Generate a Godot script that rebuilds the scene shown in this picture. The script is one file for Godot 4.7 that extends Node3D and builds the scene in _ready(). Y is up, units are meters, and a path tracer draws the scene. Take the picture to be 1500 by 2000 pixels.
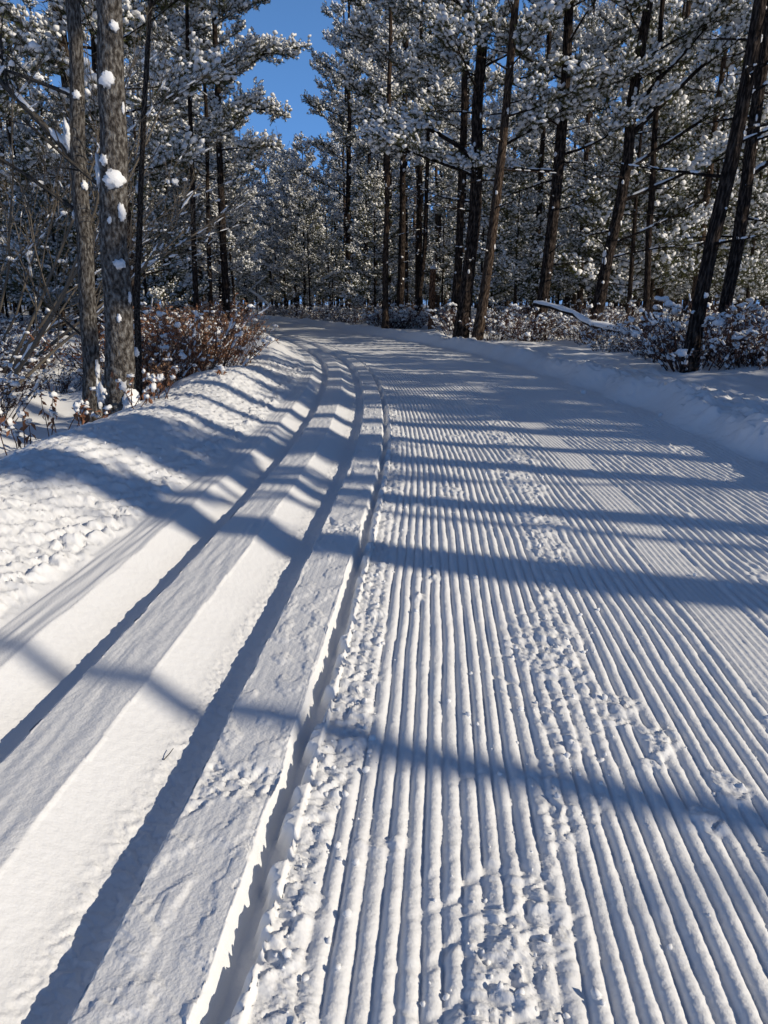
extends Node3D
# A groomed ski trail with set tracks, bending left into a snow-laden pine forest on a sunny winter day.

const EYE := 0.65
var rng := RandomNumberGenerator.new()
var M := {}
var used := {}
var bend := PackedFloat32Array()
var n_low := FastNoiseLite.new()
var n_fine := FastNoiseLite.new()
var n_cell := FastNoiseLite.new()


# ------------------------------------------------------------------ mesh helper
class Shape:
	var v := PackedVector3Array()
	var n := PackedVector3Array()
	var t := PackedVector2Array()
	var f := PackedInt32Array()

	func tube(pts: PackedVector3Array, rad: PackedFloat32Array, sides: int, cap := true) -> void:
		var first := v.size()
		var length := 0.0
		var a := Vector3.ZERO
		for k in pts.size():
			var dir: Vector3 = (pts[mini(k + 1, pts.size() - 1)] - pts[maxi(k - 1, 0)]).normalized()
			if k == 0:
				a = (Vector3.RIGHT if absf(dir.x) < 0.8 else Vector3.UP)
			else:
				length += pts[k].distance_to(pts[k - 1])
			a = (a - dir * a.dot(dir)).normalized()
			var b := dir.cross(a)
			for j in sides + 1:
				var w := TAU * j / sides
				var o: Vector3 = a * cos(w) + b * sin(w)
				v.append(pts[k] + o * rad[k])
				n.append(o)
				t.append(Vector2(float(j) / sides, length))
		var row := sides + 1
		for k in pts.size() - 1:
			for j in sides:
				var p := first + k * row + j
				f.append_array(PackedInt32Array([p, p + row, p + 1, p + 1, p + row, p + row + 1]))
		if cap:
			var last := pts.size() - 1
			var tip := v.size()
			var dir2: Vector3 = (pts[last] - pts[last - 1]).normalized()
			v.append(pts[last] + dir2 * rad[last] * 0.5)
			n.append(dir2)
			t.append(Vector2(0.5, length))
			for j in sides:
				var p := first + last * row + j
				f.append_array(PackedInt32Array([p, tip, p + 1]))

	const ICO := [[0, 11, 5], [0, 5, 1], [0, 1, 7], [0, 7, 10], [0, 10, 11], [1, 5, 9], [5, 11, 4], [11, 10, 2], [10, 7, 6], [7, 1, 8], [3, 9, 4], [3, 4, 2], [3, 2, 6], [3, 6, 8], [3, 8, 9], [4, 9, 5], [2, 4, 11], [6, 2, 10], [8, 6, 7], [9, 8, 1]]

	func blob(c: Vector3, r: Vector3, turn: Basis, r_: RandomNumberGenerator, rough := 0.25) -> void:
		var first := v.size()
		var g := 1.618034
		for p in [Vector3(-1, g, 0), Vector3(1, g, 0), Vector3(-1, -g, 0), Vector3(1, -g, 0), Vector3(0, -1, g), Vector3(0, 1, g), Vector3(0, -1, -g), Vector3(0, 1, -g), Vector3(g, 0, -1), Vector3(g, 0, 1), Vector3(-g, 0, -1), Vector3(-g, 0, 1)]:
			var q: Vector3 = p.normalized()
			v.append(c + turn * (q * r * (1.0 + rough * r_.randf_range(-1, 1))))
			n.append((turn * (q / r)).normalized())
			t.append(Vector2(q.x, q.z))
		for k in ICO:
			f.append_array(PackedInt32Array([first + k[0], first + k[2], first + k[1]]))

	func lump(c: Vector3, r: Vector3, turn: Basis, noise: FastNoiseLite, rough := 0.3, rows := 10, cols := 16) -> void:
		# a rounded clump of snow with an uneven surface
		var first := v.size()
		for i in rows + 1:
			var lat := PI * i / rows
			for j in cols + 1:
				var lon := TAU * (j % cols) / cols
				var q := Vector3(sin(lat) * cos(lon), cos(lat), sin(lat) * sin(lon))
				var k := 1.0 + rough * noise.get_noise_3dv(c * 17.0 + r * 90.0 + q * 1.1) + rough * 0.6 * noise.get_noise_3dv(c * 31.0 + q * 2.7) + rough * 0.35 * noise.get_noise_3dv(c * 57.0 + q * 6.0)
				v.append(c + turn * (q * r * k))
				n.append((turn * (q / r)).normalized())
				t.append(Vector2(lon, lat))
		for i in rows:
			for j in cols:
				var p := first + i * (cols + 1) + j
				f.append_array(PackedInt32Array([p, p + cols + 1, p + 1, p + 1, p + cols + 1, p + cols + 2]))

	func tri(a: Vector3, b: Vector3, c: Vector3) -> void:
		var first := v.size()
		var w: Vector3 = (c - a).cross(b - a).normalized()
		v.append_array(PackedVector3Array([a, b, c]))
		n.append_array(PackedVector3Array([w, w, w]))
		t.append_array(PackedVector2Array([Vector2(0, 0), Vector2(1, 0), Vector2(0, 1)]))
		f.append_array(PackedInt32Array([first, first + 1, first + 2]))

	func leaf(base: Vector3, dir: Vector3, side: Vector3, long: float, wide: float, curl: float) -> void:
		# a leaf folded along its midrib and curled along its length: four triangles
		var up := dir.cross(side).normalized()
		var mid: Vector3 = base + dir * long * 0.5 + up * curl * long
		var tip: Vector3 = base + dir * long - up * curl * long * 0.3
		var l: Vector3 = mid - side * wide * 0.5 + up * wide * 0.25
		var r: Vector3 = mid + side * wide * 0.5 + up * wide * 0.25
		tri(base, l, mid)
		tri(base, mid, r)
		tri(l, tip, mid)
		tri(mid, tip, r)

	func mesh(m: Material, onto: ArrayMesh = null) -> ArrayMesh:
		var am := onto if onto else ArrayMesh.new()
		if f.is_empty():
			return am
		var a := []
		a.resize(Mesh.ARRAY_MAX)
		a[Mesh.ARRAY_VERTEX] = v
		a[Mesh.ARRAY_NORMAL] = n
		a[Mesh.ARRAY_TEX_UV] = t
		a[Mesh.ARRAY_INDEX] = f
		am.add_surface_from_arrays(Mesh.PRIMITIVE_TRIANGLES, a)
		am.surface_set_material(am.get_surface_count() - 1, m)
		return am


# ------------------------------------------------------------------ object helpers
func numbered(called: String) -> String:
	used[called] = used.get(called, -1) + 1
	return called if used[called] == 0 else "%s_%03d" % [called, used[called]]


func thing(called: String, label: String, category: String, at := Vector3.ZERO, group := "") -> Node3D:
	var o := Node3D.new()
	o.name = numbered(called)
	add_child(o)
	o.position = at
	mark(o, label, category, group)
	return o


func mark(o: Node, label: String, category: String, group := "") -> void:
	o.set_meta("label", label)
	o.set_meta("category", category)
	if group:
		o.set_meta("group", group)


func part(called: String, mesh: Mesh, parent: Node, kind := "") -> MeshInstance3D:
	var o := MeshInstance3D.new()
	o.name = called
	o.mesh = mesh
	parent.add_child(o, true)
	if kind:
		o.set_meta("kind", kind)
	return o


func many(called: String, mesh: Mesh, spots: Array, parent: Node) -> MultiMeshInstance3D:
	var mm := MultiMesh.new()
	mm.transform_format = MultiMesh.TRANSFORM_3D
	mm.mesh = mesh
	mm.instance_count = spots.size()
	for k in spots.size():
		mm.set_instance_transform(k, spots[k])
	var o := MultiMeshInstance3D.new()
	o.name = called
	o.multimesh = mm
	parent.add_child(o, true)
	o.set_meta("kind", "stuff")
	return o


func copy(o: Node3D, at: Vector3, turn: float, scaled: float, label: String, group := "") -> Node3D:
	var c: Node3D = o.duplicate()
	c.name = numbered(String(o.name).rstrip("0123456789").rstrip("_"))
	add_child(c)
	c.position = at
	c.rotation.y = turn
	c.scale = Vector3.ONE * scaled
	c.set_meta("label", label)
	if group:
		c.set_meta("group", group)
	return c


func rf(a: float, b: float) -> float:
	return rng.randf_range(a, b)


# ------------------------------------------------------------------ materials
func noise_tex(freq: float, octaves: int, colors: Array, offsets: Array, size := 512, type := FastNoiseLite.TYPE_SIMPLEX_SMOOTH, warp := 0.0, seed_ := 1) -> NoiseTexture2D:
	var n := FastNoiseLite.new()
	n.seed = seed_
	n.noise_type = type
	n.frequency = freq
	n.fractal_octaves = octaves
	if warp > 0.0:
		n.domain_warp_enabled = true
		n.domain_warp_amplitude = warp
	var t := NoiseTexture2D.new()
	t.width = size
	t.height = size
	t.seamless = true
	t.noise = n
	if colors.size():
		var g := Gradient.new()
		g.offsets = PackedFloat32Array(offsets)
		var c := PackedColorArray()
		for x in colors:
			c.append(x.linear_to_srgb())
		g.colors = c
		t.color_ramp = g
	return t


func plain(c: Color, rough := 0.9, spec := 0.3) -> StandardMaterial3D:
	var m := StandardMaterial3D.new()
	m.albedo_color = c.linear_to_srgb()
	m.roughness = rough
	m.metallic_specular = spec
	return m


func bark(colors: Array, offsets: Array, across: float, along: float, relief: float, seed_: int) -> StandardMaterial3D:
	var m := plain(Color.WHITE, 0.95, 0.2)
	m.albedo_texture = noise_tex(0.016, 6, colors, offsets, 512, FastNoiseLite.TYPE_SIMPLEX_SMOOTH, 25.0, seed_)
	m.heightmap_enabled = true
	m.heightmap_texture = noise_tex(0.03, 5, [], [], 512, FastNoiseLite.TYPE_SIMPLEX_SMOOTH, 20.0, seed_ + 7)
	m.heightmap_scale = relief
	m.uv1_scale = Vector3(across, along, 1)
	return m


func make_materials() -> void:
	var s := plain(Color(0.86, 0.865, 0.87), 0.8, 0.3)
	s.heightmap_enabled = true
	s.heightmap_texture = noise_tex(0.06, 4, [], [], 1024, FastNoiseLite.TYPE_SIMPLEX_SMOOTH, 0.0, 5)
	s.heightmap_scale = 0.06
	s.uv1_triplanar = true
	s.uv1_world_triplanar = true
	s.uv1_scale = Vector3.ONE * 2.9
	M.snow = s
	M.fluff = plain(Color(0.86, 0.865, 0.87), 0.9, 0.2)
	M.pine_bark = bark([Color(0.014, 0.011, 0.01), Color(0.04, 0.03, 0.025), Color(0.1, 0.078, 0.064)], [0.3, 0.52, 0.75], 2, 1.1, 1.6, 3)
	M.tan_bark = bark([Color(0.025, 0.018, 0.014), Color(0.075, 0.052, 0.038), Color(0.15, 0.11, 0.082)], [0.3, 0.5, 0.72], 2, 1.1, 1.4, 13)
	M.grey_bark = bark([Color(0.04, 0.035, 0.03), Color(0.1, 0.088, 0.077), Color(0.15, 0.137, 0.122), Color(0.27, 0.26, 0.24)], [0.22, 0.42, 0.6, 0.82], 2.0, 2.6, 1.0, 23)
	M.dark_bark = bark([Color(0.02, 0.016, 0.014), Color(0.05, 0.042, 0.036), Color(0.09, 0.08, 0.07)], [0.3, 0.5, 0.7], 1, 5.0, 0.6, 33)
	M.stump = bark([Color(0.06, 0.03, 0.018), Color(0.22, 0.1, 0.05), Color(0.34, 0.2, 0.12)], [0.3, 0.5, 0.7], 2, 1.5, 1.2, 43)
	M.twig = plain(Color(0.1, 0.08, 0.065))
	M.shrub_bark = plain(Color(0.16, 0.135, 0.105), 0.85)
	M.red_twig = plain(Color(0.1, 0.055, 0.042))
	M.needles = plain(Color(0.075, 0.085, 0.028), 0.6)
	M.needles2 = plain(Color(0.1, 0.11, 0.032), 0.6)
	for c in [["leaf_brown", Color(0.22, 0.1, 0.055)], ["leaf_tan", Color(0.3, 0.18, 0.11)], ["leaf_dark", Color(0.085, 0.05, 0.042)]]:
		var m := plain(c[1], 0.7)
		m.backlight_enabled = true
		m.backlight = Color(0.35, 0.3, 0.25)
		M[c[0]] = m


# ------------------------------------------------------------------ ground
func make_bend() -> void:
	# sideways position of the corduroy's left edge, metre by metre along the trail
	var d := [-40.0, 0.0, 0.57, 1.7, 2.6, 3.3, 4.4, 5.5, 6.3, 7.5, 8.7, 9.7, 11.6, 14.4, 16.5, 20.0, 25.0, 30.0, 36.0, 44.0, 60.0, 90.0]
	var x := [-0.6, -0.23, -0.18, -0.1, -0.05, -0.02, -0.01, -0.03, -0.065, -0.14, -0.26, -0.4, -0.76, -1.42, -1.95, -2.95, -4.4, -6.1, -8.6, -13.0, -25.0, -50.0]
	bend.resize(1300)
	for i in 1300:
		var at := i * 0.1 - 40.0
		var k := 0
		while k < d.size() - 2 and d[k + 1] <= at:
			k += 1
		var f: float = (at - d[k]) / (d[k + 1] - d[k])
		bend[i] = cubic_interpolate_in_time(x[k], x[k + 1], x[maxi(k - 1, 0)], x[mini(k + 2, d.size() - 1)], f, d[k + 1] - d[k], d[maxi(k - 1, 0)] - d[k] if k > 0 else -1.0, d[mini(k + 2, d.size() - 1)] - d[k])


func off(d: float) -> float:
	var k := clampf((d + 40.0) * 10.0, 0.0, 1298.0)
	var i := int(k)
	return lerpf(bend[i], bend[i + 1], k - i)


func clods(u: float, d: float, size: float) -> float:
	# rounded crumbs of snow pressed together, about 0..1
	var x := u / size
	var y := d / size
	x += 0.3 * n_fine.get_noise_2d(y * 0.8, x * 0.8)
	y += 0.3 * n_fine.get_noise_2d(x * 0.8 + 31.0, y * 0.8)
	return 0.7 * soft(n_low.get_noise_2d(x * 0.55, y * 0.55)) + 0.36 * soft(n_low.get_noise_2d(x * 1.2 + 7.0, y * 1.2)) + 0.13 * soft(n_low.get_noise_2d(x * 2.6, y * 2.6 + 3.0)) + 0.07 * absf(n_low.get_noise_2d(x * 5.5 + 5.0, y * 5.5))


func soft(k: float) -> float:
	# a fold with a rounded bottom
	return sqrt(k * k + 0.012) - 0.1


func groove(x: float, wide: float) -> float:
	# a ski track: upright wall on the right, narrow floor, sloping face up to the higher ridge on the left
	const DEEP := 0.04
	const STEP := 0.018
	if x < 0.006:
		return -DEEP * smoothstep(0.0, 0.006, x)
	if x < 0.032:
		return -DEEP
	var k := clampf((x - 0.032) / (wide - 0.032), 0.0, 1.0)
	return -DEEP + (DEEP + STEP) * pow(k, 1.35)


func floor_height(u: float, d: float) -> float:
	var x := u + off(d)
	var big := n_low.get_noise_2d(x * 0.35, d * 0.35)
	var mid := n_low.get_noise_2d(x * 1.3 + 40.0, d * 1.3)
	var small := n_low.get_noise_2d(x * 4.0 + 9.0, d * 4.0)
	if u < 0.0:
		return 0.09 * big + 0.085 * mid + 0.03 * maxf(0.0, small)
	return 0.115 + 0.05 * big + 0.05 * mid * smoothstep(2.2, 3.2, u) + 0.015 * small + 0.012 * clampf(u - 2.0, 0.0, 12.0)


func ground(u: float, d: float) -> float:
	var h := 0.0
	if u < -0.63:
		var rise := smoothstep(-0.62, -1.04, u)
		var low := n_low.get_noise_2d(d * 0.5, 3.0)
		h = 0.036 + (0.13 + 0.05 * low) * rise
		if u > -1.9:
			# clods of the blown-up bank, in rows slanting across it
			var a := u * 0.93 - d * 0.37
			var b := u * 0.37 + d * 0.93
			var rough := smoothstep(-0.63, -0.68, u) * (1.0 - smoothstep(-1.2, -1.6, u))
			var rows := 0.5 + 0.5 * cos(a / 0.052 * TAU + 1.3 * n_fine.get_noise_2d(b * 5.0, a * 5.0))
			var lumps := clods(u, d, 0.05)
			h += rough * (0.02 * lumps + 0.005 * rows * (0.5 + lumps))
			h += 0.012 * lumps * (1.0 - smoothstep(0.02, 0.07, absf(u + 0.69 + 0.02 * n_fine.get_noise_1d(d * 6.0))))
			h += 0.0014 * n_fine.get_noise_2d(u * 90.0, d * 90.0) * rough
		if u < -1.05:
			h = lerpf(h, floor_height(u, d), smoothstep(-1.06, -1.75, u))
		return h
	if u < 0.05:
		var w := 0.0025 * n_fine.get_noise_2d(d * 5.0, u * 3.0) + 0.0004 * n_fine.get_noise_1d(d * 40.0)
		var x := u + w
		if x < -0.54:
			h = 0.036 + 0.0015 * n_fine.get_noise_2d(u * 40.0, d * 3.0)
		elif x < -0.40:
			h = 0.018 + groove(-0.40 - x, 0.14)
		elif x < -0.275:
			h = 0.018 + 0.045 * (x + 0.34) + 0.0005 * n_fine.get_noise_2d(u * 260.0, d * 2.0) * smoothstep(-0.1, 0.4, n_low.get_noise_2d(u * 9.0, d * 1.5)) + 0.001 * n_fine.get_noise_2d(u * 30.0, d * 5.0)
		elif x < -0.115:
			h = groove(-0.115 - x, 0.16)
		elif x < 0.0:
			# the crusted ridge: thin plates, scratches and chipped spots
			var plate := n_fine.get_noise_2d(u * 16.0 + 50.0, d * 9.0) + 0.25 * n_fine.get_noise_2d(u * 60.0, d * 40.0)
			h = 0.03 * (x + 0.055) + 0.0013 * smoothstep(0.1, 0.13, plate) + 0.0016 * smoothstep(0.5, 0.53, plate) + 0.0004 * n_fine.get_noise_2d(u * 200.0, d * 3.0)
			var chip := n_fine.get_noise_2d(d * 2.2 + 11.0, 4.0) - 0.25 + 0.45 * smoothstep(-0.075, -0.115, u) - 0.1 * smoothstep(0.9, 1.3, d)
			h -= 0.011 * smoothstep(0.36, 0.5, chip) * clods(u, d, 0.022) * smoothstep(-0.113, -0.1, x)
		else:
			var lip := 0.024 + 0.009 * n_fine.get_noise_1d(d * 14.0) + 0.006 * n_fine.get_noise_1d(d * 60.0)
			h = -0.038 * smoothstep(0.0, 0.012, x) + 0.042 * smoothstep(lip, lip + 0.02, x)
		if h < -0.015 and x < -0.1:
			h += 0.006 * clods(u, d, 0.018) * smoothstep(-0.015, -0.03, h)
		if x > -0.54:
			h += 0.0004 * n_fine.get_noise_2d(u * 60.0, d * 60.0)
		return h
	if u < 1.95:
		var pitch := 0.0235
		var wob := 0.002 * n_fine.get_noise_2d(d * 2.0, u * 9.0) + 0.0004 * n_fine.get_noise_2d(d * 14.0, u * 30.0)
		var q := (u + wob) / pitch
		var ridge := floorf(q)
		var t := absf(2.0 * (q - ridge) - 1.0)
		var seam := seam_at(d)
		var side := u - seam
		var shape := 1.0 - t * t * (0.55 + 0.45 * t)
		var lumpy := clods(u, d, 0.036)
		var patch := n_low.get_noise_2d(u * 3.0 + 20.0, d * 2.0) + 0.5 * n_low.get_noise_2d(u * 9.0, d * 7.0)
		# how far the ridges are broken: along the gutter, along the seam, in odd patches, on the shoulder
		var broken := 1.0 - smoothstep(0.08, 0.12, u + 0.03 * patch)
		var near_seam := 1.0 - smoothstep(0.015, 0.05 + 0.085 * maxf(0.0, patch + 0.25), absf(side + 0.02))
		broken = maxf(broken, near_seam * (0.85 + 0.5 * patch))
		broken = maxf(broken, smoothstep(0.72, 0.95, patch))
		broken = maxf(broken, 0.8 * smoothstep(1.4, 1.6, u + 0.1 * patch))
		broken = clampf(broken, 0.0, 1.0)
		# cracks across the ridges, near the seam
		var cracked := (1.0 - smoothstep(0.03, 0.13, absf(side + 0.05))) * smoothstep(-0.35, 0.1, patch) * (1.0 - smoothstep(3.0, 5.0, d))
		var cell := d / 0.058 + fposmod(sin(ridge * 12.9898) * 437.585, 1.0) + 0.6 * n_fine.get_noise_2d(u * 6.0, d * 4.0)
		var cut := absf(cell - floorf(cell) - 0.5)
		var gap := cracked * smoothstep(0.33, 0.46, cut)
		var high := 0.0094 * (1.0 - 0.25 * smoothstep(0.1, 0.5, n_fine.get_noise_2d(ridge * 3.1, d * 5.0)))
		var plainness := smoothstep(0.77, 0.79, u) * (1.0 - smoothstep(0.885, 0.905, u)) * smoothstep(0.7, 1.2, d)
		var fine := 0.0016 * sin(u / 0.0065 * TAU)
		h = high * shape * (1.0 - 0.85 * gap)
		h = lerpf(h, 0.006 + fine, plainness)
		h += 0.0005 * n_fine.get_noise_2d(u * 70.0, d * 60.0) + 0.0004 * n_fine.get_noise_2d(u * 150.0, d * 150.0)
		h = lerpf(h, 0.016 * lumpy + 0.003 * shape + 0.002, broken) + broken * 0.0012 * n_fine.get_noise_2d(u * 170.0, d * 150.0)
		h -= 0.012 + 0.006 * smoothstep(0.0, 0.2, -side)
		h += 0.008 * n_low.get_noise_2d(u * 1.2, d * 0.9)
		# the bank on the right
		var foot := 1.64 + 0.05 * n_fine.get_noise_1d(d * 0.9)
		if u > foot - 0.1:
			var up := smoothstep(foot - 0.02, foot + 0.17, u)
			h = lerpf(h, bank_height(u, d), up) + 0.045 * smoothstep(foot, foot + 0.13, u) * (1.0 - smoothstep(foot + 0.18, foot + 0.34, u)) + up * (1.0 - up) * (0.11 * clods(u, d, 0.1) + 0.05 * clods(u, d, 0.04))
		return h
	if u < 2.6:
		return lerpf(bank_height(u, d), floor_height(u, d), smoothstep(1.98, 2.5, u))
	return floor_height(u, d)


func bank_height(u: float, d: float) -> float:
	return 0.09 + 0.035 * n_low.get_noise_2d(d * 0.7, 8.0) + 0.06 * (clods(u, d, 0.15) - 0.3) + 0.035 * (clods(u, d, 0.05) - 0.3)


func seam_at(d: float) -> float:
	return 0.29 + 0.36 * (1.0 - exp(-maxf(0.0, d - 0.4) / 1.3)) + 0.015 * n_fine.get_noise_1d(d * 5.0)


func spread(stops: Array) -> PackedFloat32Array:
	# [from, step, to, step, to ...]
	var a := PackedFloat32Array([stops[0]])
	var k := 1
	while k < stops.size():
		var start := a[a.size() - 1]
		var c := maxi(1, int(round((stops[k + 1] - start) / stops[k])))
		for i in c:
			a.append(lerpf(start, stops[k + 1], float(i + 1) / c))
		k += 2
	return a


func rows_between(a: float, b: float, density: float) -> PackedFloat32Array:
	# rows closer together where the eye is nearer
	var out := PackedFloat32Array()
	var w0 := atan(a / EYE)
	var w1 := atan(b / EYE)
	var c := maxi(2, int((w1 - w0) * density))
	for i in c + 1:
		out.append(tan(lerpf(w0, w1, float(i) / c)) * EYE)
	return out


func lay(rows: PackedFloat32Array, us: PackedFloat32Array, zones: Array, next_us := PackedFloat32Array()) -> void:
	# a sheet of snow over rows x us, cut lengthwise into zones [name, first u, last u]
	var cols := us.size()
	var nr := rows.size()
	var p := PackedVector3Array()
	p.resize(cols * nr)
	for i in nr:
		var d := rows[i]
		var c := off(d)
		if i == nr - 1 and next_us.size():
			# meet the next sheet's coarser edge without a gap
			var k := 0
			var ha := ground(next_us[0], d)
			var hb := ground(next_us[1], d)
			for j in cols:
				var u := us[j]
				while k < next_us.size() - 2 and next_us[k + 1] < u:
					k += 1
					ha = hb
					hb = ground(next_us[k + 1], d)
				p[i * cols + j] = Vector3(u + c, lerpf(ha, hb, clampf((u - next_us[k]) / (next_us[k + 1] - next_us[k]), 0.0, 1.0)), -d)
			continue
		for j in cols:
			p[i * cols + j] = Vector3(us[j] + c, ground(us[j], d), -d)
	var nn := PackedVector3Array()
	nn.resize(cols * nr)
	for i in nr:
		var i0 := maxi(i - 1, 0) * cols
		var i1 := mini(i + 1, nr - 1) * cols
		for j in cols:
			var j0 := maxi(j - 1, 0)
			var j1 := mini(j + 1, cols - 1)
			nn[i * cols + j] = (p[i * cols + j1] - p[i * cols + j0]).cross(p[i1 + j] - p[i0 + j]).normalized()
	for z in zones:
		var s := Shape.new()
		var from := -1
		var to := -1
		for j in cols:
			if us[j] >= z[1] - 0.0001 and from < 0:
				from = j
			if us[j] <= z[2] + 0.0001:
				to = j
		var w := to - from + 1
		for i in nr:
			s.v.append_array(p.slice(i * cols + from, i * cols + to + 1))
			s.n.append_array(nn.slice(i * cols + from, i * cols + to + 1))
		s.t.resize(s.v.size())
		s.f.resize((nr - 1) * (w - 1) * 6)
		var q := 0
		for i in nr - 1:
			for j in w - 1:
				var a := i * w + j
				s.f[q] = a
				s.f[q + 1] = a + w
				s.f[q + 2] = a + 1
				s.f[q + 3] = a + 1
				s.f[q + 4] = a + w
				s.f[q + 5] = a + w + 1
				q += 6
		var o := part(numbered(z[0]), s.mesh(M.snow), self, "structure")
		o.set_meta("label", z[3])


func make_ground() -> void:
	n_low.noise_type = FastNoiseLite.TYPE_SIMPLEX_SMOOTH
	n_low.frequency = 1.0
	n_low.seed = 4
	n_low.fractal_type = FastNoiseLite.FRACTAL_NONE
	n_fine.noise_type = FastNoiseLite.TYPE_SIMPLEX
	n_fine.frequency = 1.0
	n_fine.seed = 9
	n_fine.fractal_type = FastNoiseLite.FRACTAL_NONE
	n_cell.noise_type = FastNoiseLite.TYPE_CELLULAR
	n_cell.frequency = 1.0
	n_cell.seed = 2
	n_cell.fractal_type = FastNoiseLite.FRACTAL_NONE
	n_cell.cellular_return_type = FastNoiseLite.RETURN_DISTANCE
	n_cell.cellular_jitter = 0.9
	var zones := [
		["snowy_forest_floor", -6.0, -1.9, "snow on the forest floor left of the trail"], ["snow_bank", -1.9, -0.63, "lumpy bank of thrown snow left of the ski tracks"],
		["ski_track", -0.63, 0.05, "pair of set ski tracks between flat snow ridges"], ["groomed_trail", 0.05, 1.6, "groomed skating lane of ribbed corduroy snow"],
		["snow_bank", 1.6, 2.6, "snow bank along the right edge of the trail"], ["snowy_forest_floor", 2.6, 8.0, "snow on the forest floor right of the trail"],
	]
	var near := spread([-6.0, 0.4, -1.9, 0.03, -1.4, 0.006, -0.63, 0.003, -0.008, 0.0013, 0.016, 0.003, 0.05, 0.0032, 0.75, 0.0045, 1.3, 0.012, 1.6, 0.03, 2.6, 0.4, 8.0])
	var mid := spread([-6.0, 0.09, -1.9, 0.03, -1.5, 0.008, -0.63, 0.0036, 0.05, 0.0046, 1.6, 0.009, 2.6, 0.09, 8.0])
	var far := spread([-6.0, 0.06, -1.9, 0.03, -0.63, 0.01, 0.05, 0.03, 1.6, 0.03, 2.6, 0.06, 8.0])
	lay(rows_between(0.36, 2.2, 500.0), near, zones, mid)
	lay(rows_between(2.2, 7.5, 850.0), mid, zones, far)
	lay(rows_between(7.5, 50.0, 1700.0), far, zones)
	# the rest of the forest floor, reaching the horizon
	for w in [[-70.0, -5.9, -12.0, 110.0, "snow deep under the trees left of the trail"], [7.9, 70.0, -12.0, 110.0, "snow deep under the trees right of the trail"], [-6.0, 8.0, -12.0, 0.37, "snow behind the start of the trail"], [-6.0, 8.0, 49.9, 110.0, "snow beyond the bend of the trail"]]:
		var s := Shape.new()
		var us := spread([w[0], 0.7, w[1]])
		var ds := spread([w[2], 0.7, w[3]])
		for d in ds:
			for u in us:
				var e := 0.005
				s.v.append(Vector3(u + off(d), floor_height(u, d) * (1.0 if w[3] > 1.0 else 0.3) - 0.015, -d))
				s.n.append(Vector3(floor_height(u - e, d) - floor_height(u + e, d), 2.0 * e, floor_height(u, d + e) - floor_height(u, d - e)).normalized())
				s.t.append(Vector2.ZERO)
		for i in ds.size() - 1:
			for j in us.size() - 1:
				var a := i * us.size() + j
				s.f.append_array(PackedInt32Array([a, a + us.size(), a + 1, a + 1, a + us.size(), a + us.size() + 1]))
		part(numbered("snowy_forest_floor"), s.mesh(M.snow), self, "structure").set_meta("label", w[4])


func height_at(x: float, d: float) -> float:
	return ground(x - off(d), d)


# ------------------------------------------------------------------ pines
var sprays := []  # [crown mesh, snow mesh]


func make_sprays() -> void:
	# short pine boughs, 0.45 m long: twigs with tufts of needles, a lump of snow on most tufts
	for kind in 8:
		var nd := Shape.new()
		var tw := Shape.new()
		var sn := Shape.new()
		var heavy := kind >= 5
		var twigs := [[Vector3.ZERO, Vector3(0, 0.03, 0.4)]]
		for k in 7:
			var z := 0.08 + 0.045 * k
			var w0 := k * 2.4 + rf(-0.5, 0.5)
			var b := Vector3(0, 0.005, z)
			twigs.append([b, b + Vector3(cos(w0) * rf(0.1, 0.16), maxf(-0.06, sin(w0) * 0.13 + 0.04), rf(0.05, 0.14))])
		for w in twigs:
			var a: Vector3 = w[0]
			var b: Vector3 = w[1]
			tw.tube(PackedVector3Array([a, (a + b) / 2.0 + Vector3(0, -0.008, 0), b]), PackedFloat32Array([0.005, 0.0042, 0.003]), 3)
			var dir: Vector3 = (b - a).normalized()
			var l: float = a.distance_to(b)
			var steps := int(l / 0.075) + 1
			for i in steps:
				var c: Vector3 = a.lerp(b, 1.0 - float(i) * 0.075 / l)
				if l > 0.3 and c.z < 0.12:
					continue
				for q in 20:
					var w1 := rf(0, TAU)
					var side := dir.cross(Vector3.UP).normalized()
					var up := side.cross(dir)
					var out: Vector3 = (dir * rf(0.35, 1.1) + side * cos(w1) + up * (sin(w1) + 0.25)).normalized()
					var s: Vector3 = c - dir * rf(0.0, 0.06)
					var across: Vector3 = out.cross(Vector3(rf(-1, 1), rf(-1, 1), rf(-1, 1))).normalized() * 0.0035
					nd.tri(s + across, s + out * rf(0.03, 0.056), s - across)
				if rng.randf() < (0.92 if heavy else 0.6):
					var r := (0.014 + 0.025 * pow(rng.randf(), 1.4)) * (1.22 if heavy else 1.0)
					sn.blob(c + Vector3(rf(-0.012, 0.012), r * 0.5 + 0.018, rf(-0.015, 0.015)), Vector3(r * rf(0.85, 1.2), r * rf(0.65, 0.95), r * rf(1.0, 1.7)), Basis(Vector3.UP, atan2(dir.x, dir.z) + rf(-0.5, 0.5)), rng, 0.3)
		var crown := nd.mesh(M.needles2 if kind % 3 == 0 else M.needles)
		tw.mesh(M.twig, crown)
		sprays.append([crown, sn.mesh(M.fluff)])


func curve_path(a: Vector3, dir: Vector3, length: float, steps: int, lift: float, wander: float) -> PackedVector3Array:
	var p := PackedVector3Array([a])
	var d := dir.normalized()
	for k in steps:
		d = (d + Vector3(rf(-wander, wander), lift + rf(-wander, wander) * 0.6, rf(-wander, wander))).normalized()
		p.append(p[k] + d * length / steps)
	return p


func taper(r0: float, r1: float, count: int, power := 1.0) -> PackedFloat32Array:
	var a := PackedFloat32Array()
	for k in count:
		a.append(lerpf(r0, r1, pow(float(k) / (count - 1), power)))
	return a


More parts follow.
